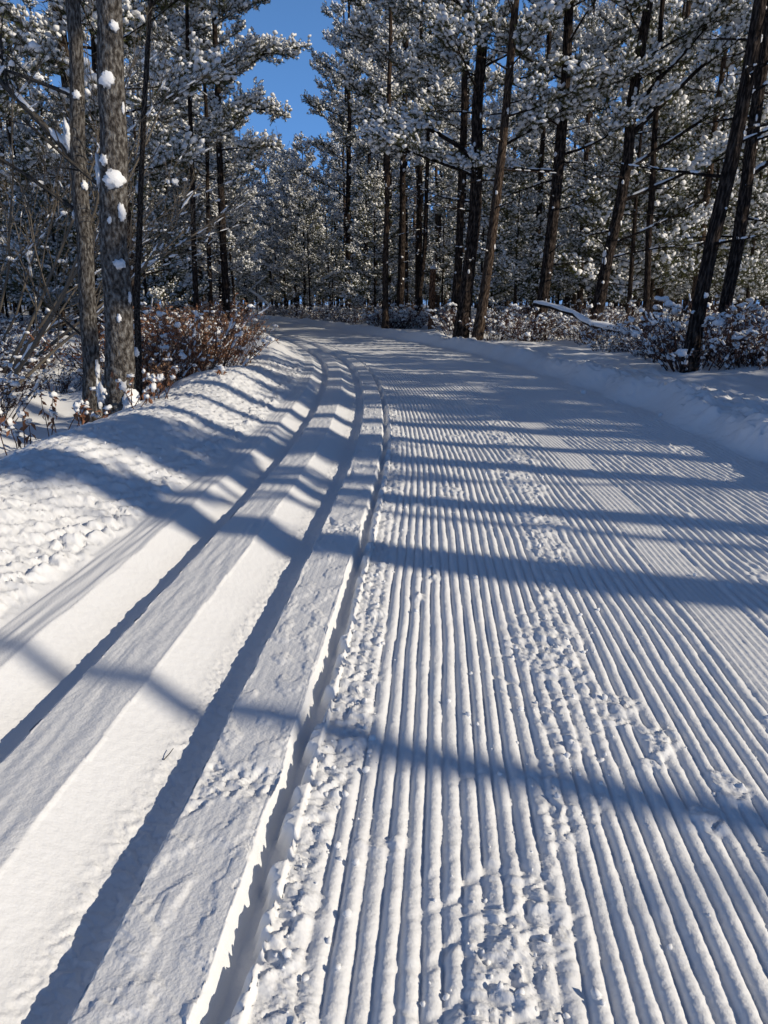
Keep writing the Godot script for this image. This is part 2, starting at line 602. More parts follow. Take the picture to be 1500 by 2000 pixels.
func snow_on(s: Shape, p: PackedVector3Array, rad: PackedFloat32Array, share: float, thick := 1.0) -> void:
	# ridges of snow lying along the top of a branch
	for k in p.size() - 1:
		var d: Vector3 = p[k + 1] - p[k]
		if d.normalized().y > 0.86 or rng.randf() > share:
			continue
		var r := (rad[k] + rad[k + 1]) * 0.5
		var fat := (r * 0.7 + 0.005) * thick
		var pts := PackedVector3Array()
		var rr := PackedFloat32Array()
		var from := rf(0.0, 0.4)
		var span := rf(0.3, 0.65)
		for j in 6:
			var f := from + j * span / 5.0
			pts.append(p[k].lerp(p[k + 1], f) + Vector3(0, r * 0.75 + fat * 0.2, 0) + Vector3(rf(-0.3, 0.3), 0, rf(-0.3, 0.3)) * r)
			rr.append(fat * ([0.5, 1.0, 0.9, 1.0, 0.95, 0.5][j]) * rf(0.6, 1.35))
		s.tube(pts, rr, 5)


func pine(called: String, label: String, base: Vector3, spine: Array, o: Dictionary) -> Node3D:
	# spine: points of the trunk above the base; o: r, bark, crown (height where it begins), reach, limbs, dead, snow, seed, group, extra
	rng.seed = o.get("seed", 1)
	var t := thing(called, label, "tree", base, o.get("group", ""))
	var p := PackedVector3Array([Vector3(0, -0.15, 0)])
	for q in spine:
		p.append(q)
	# an even, slightly crooked resampling
	var pts := PackedVector3Array()
	var top: float = p[p.size() - 1].y
	var steps := 16
	for k in steps + 1:
		var y := lerpf(-0.15, top, float(k) / steps)
		var i := 0
		while i < p.size() - 2 and p[i + 1].y < y:
			i += 1
		var c: Vector3 = p[i].lerp(p[i + 1], (y - p[i].y) / (p[i + 1].y - p[i].y))
		pts.append(c + Vector3(rf(-1, 1), 0, rf(-1, 1)) * o.r * 0.22)
	var rad := PackedFloat32Array()
	for k in steps + 1:
		var f := float(k) / steps
		rad.append(o.r * (1.0 - 0.86 * pow(f, 1.25)) * (1.0 + 0.35 * pow(maxf(0.0, 1.0 - f * 12.0), 2.0)) * rf(0.95, 1.06))
	var tr := Shape.new()
	tr.tube(pts, rad, 10)
	part("trunk", tr.mesh(M[o.get("bark", "pine_bark")]), t)
	var wood := Shape.new()
	var sn := Shape.new()
	var spots := []
	for k in 8:
		spots.append([])
	var az := rf(0, TAU)
	var crown: float = o.crown
	var limbs: int = o.get("limbs", 34)
	var dead: int = o.get("dead", 9)
	var snowy: float = o.get("snow", 0.5)
	var young: bool = o.get("young", false)
	var solo: bool = not o.has("group")
	for k in limbs + dead:
		az += 2.4 + rf(-0.4, 0.4)
		var bare := k < dead
		var f := (float(k) + rf(0, 0.9)) / dead if bare else (float(k - dead) + rf(0, 0.9)) / limbs
		var y := lerpf(maxf(0.7, crown * 0.35), crown * 1.1, f) if bare else lerpf(crown, top * 0.985, f)
		var long: float = o.reach * (pow(1.0 - f, 0.75) * rf(0.65, 1.05) + 0.16) * (minf(1.0, 0.55 + f * 3.0) if not young else 1.0)
		if bare:
			long = rf(0.3, 0.95) * o.reach * 0.7
		var at := along(pts, y)
		var r: float = lerpf(o.r, o.r * 0.2, y / top) * rf(0.2, 0.32)
		if bare:
			r = minf(r, 0.014)
		var rise := rf(-0.05, 0.35) if bare else lerpf(0.15, 0.9, f) + rf(-0.15, 0.2)
		if young:
			rise = lerpf(0.1, 0.8, f) + rf(-0.1, 0.15)
		if solo:
			wood = Shape.new()
		bough(at, Vector3(cos(az), rise, sin(az)), long, r, bare, wood, sn, spots, snowy, 0.05 if not bare else -0.02, o.get("open", 1.25))
		if solo:
			part("limb", wood.mesh(M[o.get("bark", "pine_bark")]), t)
	for e in o.get("extra", []):
		# [height, azimuth in degrees (0 = right, 90 = towards the eye), rise, length, radius, lift, leafy]
		var w := deg_to_rad(e[1])
		if solo:
			wood = Shape.new()
		bough(along(pts, e[0]), Vector3(cos(w), e[2], sin(w)), e[3], e[4], not e[6], wood, sn, spots, 0.85, e[5], o.get("open", 1.25))
		if solo:
			part("limb", wood.mesh(M[o.get("bark", "pine_bark")]), t)
	# snow caught on the bark
	for k in int(o.get("patches", 6)) + 8:
		var y := rf(0.3, minf(top * 0.6, 5.0))
		var w := rf(0, TAU)
		var rr: float = o.r * (1.0 - 0.5 * y / top)
		sn.blob(along(pts, y) + Vector3(cos(w), 0, sin(w)) * rr * 0.9, Vector3(rr * rf(0.15, 0.5), rr * rf(0.15, 0.8), rr * rf(0.12, 0.3)), Basis(Vector3.UP, -w + PI / 2), rng)
	if not solo:
		part("branches", wood.mesh(M[o.get("bark", "pine_bark")]), t, "stuff")
	part("branch_snow", sn.mesh(M.fluff), t, "stuff")
	for k in 8:
		if spots[k].size():
			many("crown", sprays[k][0], spots[k], t)
			many("crown_snow", sprays[k][1], spots[k], t)
	return t


func along(pts: PackedVector3Array, y: float) -> Vector3:
	var i := 0
	while i < pts.size() - 2 and pts[i + 1].y < y:
		i += 1
	return pts[i].lerp(pts[i + 1], clampf((y - pts[i].y) / (pts[i + 1].y - pts[i].y), 0.0, 1.0))


func bough(at: Vector3, dir: Vector3, long: float, r: float, bare: bool, wood: Shape, sn: Shape, spots: Array, snowy: float, lift: float, open: float) -> void:
	var p := curve_path(at, dir, long, 5, lift, 0.13)
	var rad := taper(r, maxf(0.003, r * 0.25), 6)
	wood.tube(p, rad, 5, false)
	snow_on(sn, p, rad, snowy, 1.0)
	var twigs := int(long / 0.35) + 1
	for k in twigs:
		var f := rf(0.35, 0.95)
		var c := on_path(p, f)
		var d: Vector3 = (p[mini(int(f * 5) + 1, 5)] - p[mini(int(f * 5), 4)]).normalized()
		var side := d.cross(Vector3.UP).normalized() * (1.0 if k % 2 else -1.0)
		var l := long * rf(0.22, 0.42) * (1.15 - f * 0.5)
		var q := curve_path(c, d * rf(0.5, 1.0) + side * rf(0.6, 1.1) + Vector3(0, rf(-0.1, 0.3), 0), l, 3, lift, 0.15)
		var qr := taper(r * 0.42, 0.003, 4)
		wood.tube(q, qr, 3, false)
		if bare:
			snow_on(sn, q, qr, snowy * 0.7, 0.8)
		else:
			dress(q, 3, l, 0.1, spots, snowy, open)
	if not bare:
		dress(p, 5, long, 0.32, spots, snowy, open)


func dress(p: PackedVector3Array, segs: int, l: float, from: float, spots: Array, snowy: float, open: float) -> void:
	var count := int(l * (1.0 - from) / (0.155 * open)) + 1
	for k in count:
		var f := lerpf(from, 1.0, float(k + 1) / count)
		var i := mini(int(f * segs), segs - 1)
		var d: Vector3 = (p[i + 1] - p[i]).normalized()
		var flat := Vector3(d.x, 0, d.z).normalized() if absf(d.y) < 0.97 else Vector3(rf(-1, 1), 0, rf(-1, 1)).normalized()
		flat = flat.rotated(Vector3.UP, (rf(0.3, 1.2) * (1.0 if k % 2 else -1.0)) if k < count - 1 else rf(-0.3, 0.3))
		var z := (flat + Vector3(0, clampf(d.y, -0.4, 0.6) * 0.6 + rf(-0.2, 0.75), 0)).normalized()
		var x := Vector3.UP.cross(z).normalized().rotated(z, rf(-0.6, 0.6))
		var b := Basis(x, z.cross(x), z).scaled_local(Vector3.ONE * rf(0.6, 1.0))
		var kind := (5 + rng.randi() % 3) if rng.randf() < snowy else rng.randi() % 5
		spots[kind].append(Transform3D(b, on_path(p, f) - z * 0.12))


func on_path(p: PackedVector3Array, f: float) -> Vector3:
	var k := clampf(f, 0.0, 0.9999) * (p.size() - 1)
	return p[int(k)].lerp(p[int(k) + 1], k - int(k))


func spine_of(rel: Array, total: float) -> Array:
	# rel: [x, y] pairs relative to the base; goes on upwards, straightening, to the full height
	var out := []
	for q in rel:
		out.append(Vector3(q[0], q[1], q[2] if q.size() > 2 else 0.0))
	var a: Vector3 = out[out.size() - 1]
	var b: Vector3 = out[out.size() - 2] if out.size() > 1 else Vector3.ZERO
	var lean: Vector3 = (a - b) / (a.y - b.y)
	out.append(Vector3(a.x + lean.x * (total - a.y) * 0.6, total, a.z))
	return out


func named_pines() -> void:
	# name, label, x, distance, trunk points (x, y from the base), height, options
	var list := [
		["leaning dark pine nearest the trail on the right, snow at its foot", 2.33, 6.0, [[0.07, 0.64], [0.13, 1.21], [0.2, 1.9], [0.26, 2.6]], 8.5, {"r": 0.057, "crown": 2.6, "reach": 1.23, "limbs": 26, "dead": 7, "patches": 9, "seed": 11, "extra": [[1.6, 20, 0.5, 0.9, 0.012, 0.0, false], [1.9, -30, 0.4, 1.2, 0.013, 0.02, false]]}],
		["dark pine with a snow-filled fork behind the leaning roadside pine", 3.62, 8.5, [[0.07, 0.95], [0.12, 1.7], [0.13, 2.6]], 9.5, {"r": 0.069, "crown": 2.9, "reach": 1.39, "patches": 9, "seed": 12, "extra": [[1.75, 10, 0.8, 1.6, 0.03, 0.02, true]]}],
		["tall pine with several long bare limbs sweeping up to the right", 3.0, 11.5, [[0.18, 1.06], [0.34, 2.2], [0.37, 3.16], [0.46, 4.1]], 10.5, {"r": 0.089, "crown": 3.3, "reach": 1.56, "limbs": 30, "seed": 13, "patches": 7, "extra": [[1.9, 5, 0.45, 2.4, 0.028, 0.02, true], [2.3, -10, 0.7, 2.8, 0.03, 0.0, true], [2.75, 12, 1.0, 2.9, 0.036, 0.0, true], [3.05, -8, 1.25, 2.6, 0.034, 0.0, true], [1.35, 8, 0.25, 1.6, 0.02, 0.03, false], [1.15, 20, 0.3, 1.3, 0.016, 0.0, false]]}],
		["straight dark pine standing over the snowy fallen log", 2.27, 11.7, [[0.11, 1.15], [0.16, 2.1], [0.19, 3.2], [0.21, 4.1]], 10.0, {"r": 0.087, "crown": 2.7, "reach": 1.48, "limbs": 34, "seed": 14, "patches": 8, "extra": [[2.3, 180, 0.05, 1.3, 0.022, -0.02, true], [2.5, 5, 0.2, 1.4, 0.022, 0.02, true], [2.2, -150, -0.1, 1.2, 0.016, 0.0, false]]}],
		["slim dark pine between the log and the leaning roadside pine", 3.97, 12.0, [[-0.07, 1.5], [-0.09, 2.45], [-0.13, 3.4]], 8.5, {"r": 0.054, "crown": 3.2, "reach": 0.8, "limbs": 18, "seed": 15}],
		["brown-trunked pine leaning right beside the thick dark pine", 1.3, 11.2, [[0.17, 1.2], [0.25, 2.06], [0.31, 3.0], [0.37, 4.0]], 10.0, {"r": 0.069, "bark": "tan_bark", "crown": 3.2, "reach": 1.23, "seed": 16, "extra": [[2.9, 10, 0.2, 1.2, 0.018, 0.03, true]]}],
		["thick dark pine with long limbs arching left over the trail", 1.14, 11.8, [[0.09, 0.85], [0.17, 1.9], [0.17, 3.1], [0.2, 4.05]], 10.5, {"r": 0.098, "crown": 2.9, "reach": 1.39, "limbs": 30, "seed": 17, "extra": [[2.5, 185, 0.9, 1.7, 0.042, -0.13, true], [2.3, 172, 0.35, 1.5, 0.03, 0.0, true], [2.45, 20, 0.6, 1.4, 0.025, 0.03, true], [1.95, 200, 0.2, 1.0, 0.018, 0.02, false]]}],
		["thin tan-barked pine lit by the sun on the inside of the bend", 0.02, 16.5, [[0.05, 3.3], [0.1, 5.1]], 9.5, {"r": 0.063, "bark": "tan_bark", "crown": 3.6, "reach": 1.07, "seed": 18}],
		["straight slender pine farthest along the right edge of the trail", -1.13, 25.0, [[0.04, 3.0], [0.1, 6.1]], 10.6, {"r": 0.099, "crown": 4.2, "reach": 1.39, "limbs": 40, "seed": 19, "extra": [[3.6, 180, 0.5, 1.8, 0.03, 0.03, true]]}],
		["thin right-leaning pine beside the straight slender pine at the bend", -0.79, 26.0, [[0.22, 2.6], [0.35, 5.2]], 11.5, {"r": 0.071, "crown": 4.8, "reach": 1.56, "limbs": 36, "seed": 20}],
		["dark pine of a close pair behind the sunlit tan pine", 0.39, 20.0, [[0.05, 2.75], [0.1, 4.45]], 11.5, {"r": 0.091, "crown": 3.8, "reach": 1.56, "seed": 21}],
		["slim pine rising behind the orange broken stump", 0.76, 19.0, [[0.2, 1.8], [0.23, 3.6]], 10.0, {"r": 0.059, "crown": 3.3, "reach": 1.31, "seed": 22}],
		["upright pine in the gap left of the straight pine by the log", 3.2, 17.0, [[0.0, 1.8], [0.02, 3.7]], 10.5, {"r": 0.066, "crown": 3.0, "reach": 1.39, "seed": 23}],
		["dark pine close behind the thick pine with arching limbs", 1.31, 15.0, [[0.08, 1.5], [0.1, 3.4]], 10.0, {"r": 0.077, "crown": 3.1, "reach": 1.39, "seed": 24}],
		["dark-trunked pine over the brown bushes on the left of the trail", -2.97, 15.0, [[0.01, 2.4], [0.04, 4.5]], 9.5, {"r": 0.074, "crown": 2.5, "reach": 0.94, "limbs": 40, "seed": 25, "extra": [[4.5, 10, 0.3, 1.5, 0.022, -0.05, true], [3.9, -20, 0.25, 1.2, 0.018, -0.05, true], [3.2, 10, 0.1, 1.0, 0.016, -0.05, true]]}],
		["thin straight pine just left of the pine over the brown bushes", -3.62, 16.5, [[0.08, 2.0], [0.15, 3.9]], 9.5, {"r": 0.050, "crown": 2.8, "reach": 1.23, "seed": 26}],
		["bushy green pine spreading over the upper left corner", -3.75, 6.6, [[0.05, 1.5], [0.1, 3.0]], 6.5, {"r": 0.054, "crown": 1.5, "reach": 1.3, "limbs": 36, "seed": 41, "snow": 0.35}],
		["bushy snow-flecked pine seen between the left trunks", -2.75, 8.6, [[0.05, 1.5], [0.12, 3.2]], 7.5, {"r": 0.056, "crown": 1.9, "reach": 1.15, "limbs": 36, "seed": 42, "snow": 0.5}],
		["green pine far left behind the snowy thicket", -5.0, 9.2, [[0.05, 1.5], [0.0, 3.2]], 8.0, {"r": 0.063, "crown": 1.4, "reach": 1.5, "limbs": 40, "seed": 43, "snow": 0.4}],
		["slim pine in the shade behind the three grey left-hand trunks", -3.1, 13.0, [[0.06, 1.6], [0.13, 3.4]], 9.0, {"r": 0.046, "crown": 2.6, "reach": 1.23, "seed": 27}],
	]
	for a in list:
		pine("pine_tree", a[0], Vector3(a[1], height_at(a[1], a[2]), -a[2]), spine_of(a[3], a[4]), a[5])
	# pines a few steps to the right of the camera: their trunks throw the bands of shadow across the trail
	var shade := [
				[5.75, -1.15, 0.085, 3.5, 0.3, [[2.0, 190, 1.2, 0.7, 0.02, 0.0, false], [2.6, 20, 1.2, 0.5, 0.014, 0.0, false]], "broken-topped dead pine right of the camera casting the nearest shadow band"], [5.7, -0.22, 0.135, 7.5, 1.0, [[2.3, 195, 3.0, 1.6, 0.03, 0.0, false]], "forked pine right of the camera casting the broad shadow band"],
		[5.6, 0.48, 0.085, 7.0, 0.9, [[2.6, 100, 0.8, 0.9, 0.02, 0.0, true], [3.2, 30, 0.5, 0.8, 0.014, 0.0, true]], "slender pine casting the shadow band across the track ridges"], [6.3, 0.86, 0.1, 8.0, 1.0, [[2.4, 160, 0.7, 1.2, 0.02, 0.0, true], [3.0, 20, 0.6, 1.2, 0.02, 0.0, true], [3.6, 90, 0.4, 0.8, 0.014, 0.0, true]], "pine casting a shadow band where the corduroy turns fine"],
		[5.9, 1.54, 0.08, 7.5, 1.1, [[2.8, 60, 0.6, 1.0, 0.018, 0.0, true], [3.5, 200, 0.6, 0.8, 0.014, 0.0, true]], "pine beside the trail casting thin shadows on the left bank"], [7.4, 1.52, 0.12, 9.0, 1.3, [], "stout pine right of the frame behind the shadow-casting saplings"],
		[8.6, 2.23, 0.09, 5.6, 1.3, [], "pine with a low crown dappling the middle of the corduroy"], [7, 2.75, 0.08, 4.6, 1.2, [[1.9, 120, 0.5, 1.1, 0.016, 0.0, true]], "short pine outside the frame dappling the ski tracks"],
		[9, 3.90, 0.08, 5.0, 1.6, [], "broad pine shading the far corduroy from the right"],
		[7.8, 5.79, 0.06, 3.9, 1.5, [], "wide low pine shading the trail near the bend"],
		[5.9, 3.84, 0.05, -7.0, 0.8, [[2.0, 150, 0.7, 0.8, 0.014, 0.0, false]], "bare-stemmed young pine past the right edge, nearest the bank"], [7.1, 5.05, 0.07, -8.0, 0.9, [[2.6, 200, 0.6, 0.9, 0.014, 0.0, false]], "high-crowned pine behind the squat pines on the right"], [6.4, 5.60, 0.05, -7.5, 0.8, [], "slender pole pine between the squat pines"],
		[7.6, 7.01, 0.07, -8.5, 0.9, [[3.0, 170, 0.5, 1.0, 0.016, 0.0, false]], "slender pole pine right of the roadside bushes"], [9.4, 6.47, 0.08, -9.0, 1.0, [], "tall pole pine deep on the right"], [8.2, 1.76, 0.06, -8.0, 0.9, [[3.4, 150, 0.6, 1.0, 0.016, 0.0, false]], "pole pine casting a thin shadow over the mid trail"],
		[6.2, 6.92, 0.055, 3.4, 1.3, [], "small pine right of the roadside bushes"], [8.4, 7.74, 0.06, 4.0, 1.5, [], "low pine far to the right of the fallen log"], [10.6, 2.57, 0.08, 6.0, 1.3, [], "tall pine well right of the picture"],
	]
	shade.append([5.9, 0.12, 0.034, -6.5, 0.7, [], "thin sapling casting the narrow shadow beside the broad band"])
	for k in shade.size():
		var s = shade[k]
		pine("pine_tree", s[6], Vector3(s[0], height_at(s[0], s[1]), -s[1]), spine_of([[rf(-0.03, 0.03), 1.5], [rf(-0.1, 0.1), 3.0]], absf(s[3])), {"r": s[2], "crown": absf(s[3]) * (0.66 if k < 6 or s[3] < 0.0 else 0.28), "reach": s[4], "limbs": 0 if k == 0 else (14 if k < 6 or s[3] < 0.0 else 20), "dead": 3, "patches": 2, "seed": 60 + k, "extra": s[5], "group": "pines beside the camera that shade the trail"})


func forest() -> void:
	# a dozen more kinds of pine, repeated through the depth of the forest
	var proto := []
	var g := "pines crowding the depth of the forest"
	for k in 9:
		rng.seed = 300 + k
		var tall := rf(8.5, 11.5)
		var lean := rf(-0.25, 0.35)
		var tree := pine("background_pine", "", Vector3(0, 0, 0), spine_of([[lean * 0.5, tall * 0.3], [lean, tall * 0.6]], tall), {"r": rf(0.042, 0.085), "bark": "tan_bark" if k % 4 == 1 else "pine_bark", "crown": rf(2.6, 4.4), "reach": rf(0.9, 1.35), "limbs": 26, "dead": 12, "snow": 0.45 + 0.04 * k, "seed": 200 + k, "open": 1.3, "group": g})
		proto.append(tree)
	var young := []
	for k in 4:
		rng.seed = 330 + k
		var tall := rf(2.6, 4.4)
		young.append(pine("young_pine", "", Vector3(0, 0, 0), spine_of([[rf(-0.05, 0.05), tall * 0.5]], tall), {"r": 0.035, "crown": 0.35, "reach": rf(0.8, 1.1), "limbs": 34, "dead": 0, "snow": 0.12, "seed": 230 + k, "young": true, "patches": 0, "group": "young pines between the trunks"}))
	rng.seed = 77
	var placed := []
	for c in get_children():
		if String(c.name).begins_with("pine_tree"):
			placed.append(Vector2(c.position.x, -c.position.z))
	var first := {}
	var total := 0
	for tries in 9000:
		if total >= 330:
			break
		var d := 2.6 + 52.0 * pow(rng.randf(), 1.1)
		var x := rf(-0.72, 0.62) * d + rf(-3.0, 3.0)
		if rng.randf() < 0.05:
			d = rf(2.4, 9.0)
			x = rf(6.0, 16.0)
		var u := x - off(d)
		var view := x / d
		if u > -2.2 and u < 2.6:
			continue
		if u < 0.0 and (d < 8.0 or u > -2.6):
			continue
		if u > 0.0 and view > -0.2 and view < 0.56 and d < 12.8:
			continue
		var outside := view > 0.58
		if outside and (d < 15.0 or rng.randf() > 0.1):
			continue
		var small := rng.randf() < 0.33 and d > 13.5
		var apart := 0.7 if small else (2.5 if outside else 1.45 + 0.006 * d)
		var ok := true
		for q in placed:
			if absf(q.x - x) < apart and q.distance_to(Vector2(x, d)) < apart:
				ok = false
				break
		if not ok:
			continue
		var size := rf(0.85, 1.25) * (0.62 if outside and not small else 1.0)
		var kind := rng.randi() % (4 if small else 9)
		var src: Node3D = young[kind] if small else proto[kind]
		if view > -0.19 and view < -0.055:
			# low trees only where the open sky shows down to the bend
			if not small:
				size = minf(size, (0.65 + d * lerpf(0.1, 0.26, clampf((absf(view + 0.115) - 0.02) / 0.05, 0.0, 1.0))) / 10.0)
			if size < 0.4:
				continue
		placed.append(Vector2(x, d))
		total += 1
		var label := forest_label(x, d, small, kind, size)
		var at := Vector3(x, floor_height(u, d) - 0.03, -d)
		if not first.has(src):
			first[src] = true
			src.position = at
			src.rotation.y = rf(0, TAU)
			src.scale = Vector3.ONE * size
			src.set_meta("label", label)
		else:
			copy(src, at, rf(0, TAU), size, label)
	for s in proto + young:
		if not first.has(s):
			s.free()
	var frosted := []
	for k in 3:
		rng.seed = 360 + k
		frosted.append(pine("frosted_pine", "", Vector3.ZERO, spine_of([[rf(-0.1, 0.1), 2.0]], rf(5.2, 6.4)), {"r": 0.05, "crown": 1.3, "reach": 1.25, "limbs": 34, "dead": 4, "snow": 1.0, "seed": 260 + k, "open": 1.1, "group": "frosted sunlit pines on the left of the bend"}))
	var stand := [[-3.9, 19.5, 0.8], [-4.6, 21.0, 1.0], [-4.2, 22.5, 0.85], [-5.3, 23.5, 1.1], [-4.9, 25.0, 0.9], [-6.2, 26.0, 1.2], [-5.6, 27.5, 0.95], [-6.9, 29.0, 1.2], [-6.3, 30.5, 0.9], [-5.2, 20.0, 1.15], [-7.4, 27.0, 1.3], [-5.9, 22.0, 1.25], [-2.9, 29.0, 1.02], [-3.4, 31.0, 1.08], [-4.1, 33.0, 1.12], [-4.9, 35.0, 1.18], [-3.9, 36.0, 1.25]]
	for k in stand.size():
		var q = stand[k]
		var at := Vector3(q[0], floor_height(q[0] - off(q[1]), q[1]) - 0.03, -q[1])
		var label := forest_label(q[0], q[1], false, 0, q[2]).replace("dark-trunked pine", "white-frosted pine")
		if k < 3:
			frosted[k].position = at
			frosted[k].scale = Vector3.ONE * q[2]
			frosted[k].set_meta("label", label)
		else:
			copy(frosted[k % 3], at, rf(0, TAU), q[2], label)


const LANDMARKS := [
	[2.33, 6.0, "the leaning roadside pine"], [3.0, 11.5, "the pine with sweeping limbs"], [2.13, 11.0, "the pine over the fallen log"], [3.97, 12.0, "the slim pine right of the log"],
	[1.3, 11.2, "the brown leaning pine"], [1.14, 11.8, "the thick pine with arching limbs"], [0.02, 16.5, "the sunlit tan pine"], [-1.13, 25.0, "the slender pine at the bend"], [0.39, 20.0, "the close pair of dark pines"],
	[1.02, 17.0, "the orange broken stump"], [-2.97, 15.0, "the pine over the brown bushes"], [-1.45, 4.2, "the thick grey left-hand trunk"], [-1.75, 4.6, "the forked grey left-hand trunk"], [-4.75, 30.0, "the zigzag dead branch"],
]


func forest_label(x: float, d: float, small: bool, kind: int, size: float) -> String:
	var best = LANDMARKS[0]
	for m in LANDMARKS:
		if m[1] < d + 1.0 and absf(m[0] / m[1] - x / d) < absf(best[0] / best[1] - x / d):
			best = m
	var how: String = "just behind " if d - best[1] < 5.0 else ("some way behind " if d - best[1] < 15.0 else ("well behind " if d - best[1] < 26.0 else "far behind "))
	if x / d > 0.58:
		how = "right of the picture beyond "
	if small:
		return ("small " if size < 0.98 else ("larger " if size > 1.12 else "")) + "young snow-dusted pine " + how + best[2]
	return ("short " if size < 0.98 else ("tall " if size > 1.12 else "")) + ("tan-trunked" if kind % 4 == 1 else "dark-trunked") + " pine " + how + best[2]


func tell_apart() -> void:
	# where several neighbours still share a label, say which one by its place in the row
	var alike := {}
	for c in get_children():
		if c.has_meta("group") and c.has_meta("label"):
			var l: String = c.get_meta("label")
			if not alike.has(l):
				alike[l] = []
			alike[l].append(c)
	var rank := ["leftmost", "second from left", "third from left", "fourth from left", "fifth from left", "sixth from left", "seventh from left", "eighth from left", "ninth from left", "tenth from left", "eleventh from left", "twelfth from left"]
	for l in alike:
		var row: Array = alike[l]
		if row.size() < 2:
			continue
		row.sort_custom(func(a, b): return a.position.x / a.position.z > b.position.x / b.position.z)
		for k in row.size():
			row[k].set_meta("label", l + ", " + ("rightmost" if k == row.size() - 1 else rank[mini(k, 11)]))


func bush_label(x: float, d: float, size: float, what: String) -> String:
	var best = LANDMARKS[0]
	for m in LANDMARKS:
		if Vector2(m[0] - x, m[1] - d).length() < Vector2(best[0] - x, best[1] - d).length():
			best = m
	var far := Vector2(best[0] - x, best[1] - d).length()
	var how: String = "at the foot of " if far < 0.9 else ("in front of " if d < best[1] - 0.7 else ("behind " if d > best[1] + 0.7 else ("right of " if x > best[0] else "left of ")))
	if far > 3.0:
		how = "well " + how if how == "behind " or how == "in front of " else "far " + how
	return ("small " if size < 0.88 else ("big " if size > 1.08 else "")) + what + " " + how + best[2]


func distant_forest() -> void:
	# the wood behind, which reads as one mass: whole pines, their tufts joined
	rng.seed = 900
	var sets := [[], [], []]
	for k in 3000:
		var d := rf(42.0, 88.0)
		var x := rf(-0.8, 0.85) * d
		var u := x - off(d)
		if u > -3.0 and u < 3.0:
			continue
		var size := rf(0.8, 1.25)
		if x / d > -0.19 and x / d < -0.055:
			size = minf(size, (0.65 + d * lerpf(0.1, 0.22, clampf((absf(x / d + 0.115) - 0.02) / 0.05, 0.0, 1.0))) / 9.5)
		if sets[0].size() + sets[1].size() + sets[2].size() > 420:
			break
		sets[rng.randi() % 3].append(Transform3D(Basis(Vector3.UP, rf(0, TAU)).scaled(Vector3.ONE * size), Vector3(x, floor_height(u, d), -d)))
	var root := thing("distant_forest", "far pines reading as one dark wall of forest beyond the bend", "forest")
	root.set_meta("kind", "stuff")
	for v in 3:
		var wood := Shape.new()
		var nd := Shape.new()
		var sn := Shape.new()
		wood.tube(PackedVector3Array([Vector3.ZERO, Vector3(0.1, 5, 0), Vector3(0.1, 9.4, 0)]), PackedFloat32Array([0.11, 0.075, 0.015]), 6)
		for k in 760:
			var f := pow(rng.randf(), 1.15)
			var y := lerpf(0.15 + v * 0.5, 9.5, f)
			var w := floorf(rf(0, 9)) * 0.7 + floorf(y * 2.2) * 1.3 + rf(-0.22, 0.22)
			var r := sqrt(rng.randf()) * 1.7 * (pow(1.0 - f, 0.7) + 0.12)
			var c := Vector3(cos(w) * r, y + r * 0.25, sin(w) * r)
			for q in 12:
				var out := Vector3(rf(-1, 1), rf(-0.5, 1), rf(-1, 1)).normalized()
				var ac := out.cross(Vector3(rf(-1, 1), rf(-1, 1), rf(-1, 1))).normalized() * 0.016
				nd.tri(c + ac, c + out * rf(0.08, 0.15), c - ac)
			if rng.randf() < 0.5:
				var b := rf(0.04, 0.08)
				sn.blob(c + Vector3(0, b * 0.7, 0), Vector3(b * 1.3, b * 0.7, b), Basis(Vector3.UP, w), rng)
		var am := wood.mesh(M.pine_bark)
		nd.mesh(M.needles, am)
		sn.mesh(M.fluff, am)
		many("pines", am, sets[v], root)


# ------------------------------------------------------------------ bare trees and shrubs on the left
func limb_tree(at: Vector3, dir: Vector3, long: float, r: float, level: int, wood: Shape, sn: Shape, snowy: float, lift: float) -> void:
	var steps: int = [3, 4, 5, 7][level]
	var p := curve_path(at, dir, long, steps, lift, 0.14)
	var rad := taper(r, maxf(0.0019, r * 0.35), steps + 1)
	wood.tube(p, rad, [3, 3, 4, 6][level], false)
	if level > 1:
		snow_on(sn, p, rad, snowy * 1.3, 1.0)
	elif level == 1:
		snow_on(sn, p, rad, snowy * 0.35, 0.8)
	if level > 0:
		for k in steps:
			if rng.randf() < snowy * (0.14 if level > 1 else 0.04):
				pad(sn, p[k + 1], rf(0.012, 0.03))
	if level == 0:
		return
	var count: int = [0, 4, 6, 8][level]
	for k in count:
		var f := lerpf(0.25, 1.0, (k + rng.randf()) / count)
		var i := mini(int(f * steps), steps - 1)
		var d: Vector3 = (p[i + 1] - p[i]).normalized()
		var side := d.cross(Vector3(rf(-1, 1), rf(-0.3, 1), rf(-1, 1))).normalized()
		limb_tree(on_path(p, f), d + side * rf(0.4, 0.8), long * rf(0.28, 0.5) * (1.1 - 0.4 * f), lerpf(r, r * 0.35, f) * 0.55, level - 1, wood, sn, snowy, lift)


func make_shrub(called: String, label: String, at: Vector3, stems: Array, seed_: int, group := "") -> Node3D:
	# stems: [azimuth degrees, rise, length, radius]
	rng.seed = seed_
	var t := thing(called, label, "shrub", at, group)
	var sn := Shape.new()
	for s in stems:
		var wood := Shape.new()
		var w := deg_to_rad(s[0])
		limb_tree(Vector3(cos(w), 0, sin(w)) * rf(0.02, 0.1) + Vector3(0, -0.05, 0), Vector3(cos(w), s[1], sin(w)), s[2], s[3], 3, wood, sn, 0.3, 0.02)
		part("stem", wood.mesh(M.shrub_bark if s[3] > 0.0085 else M.twig), t)
	part("branch_snow", sn.mesh(M.fluff), t, "stuff")
	return t


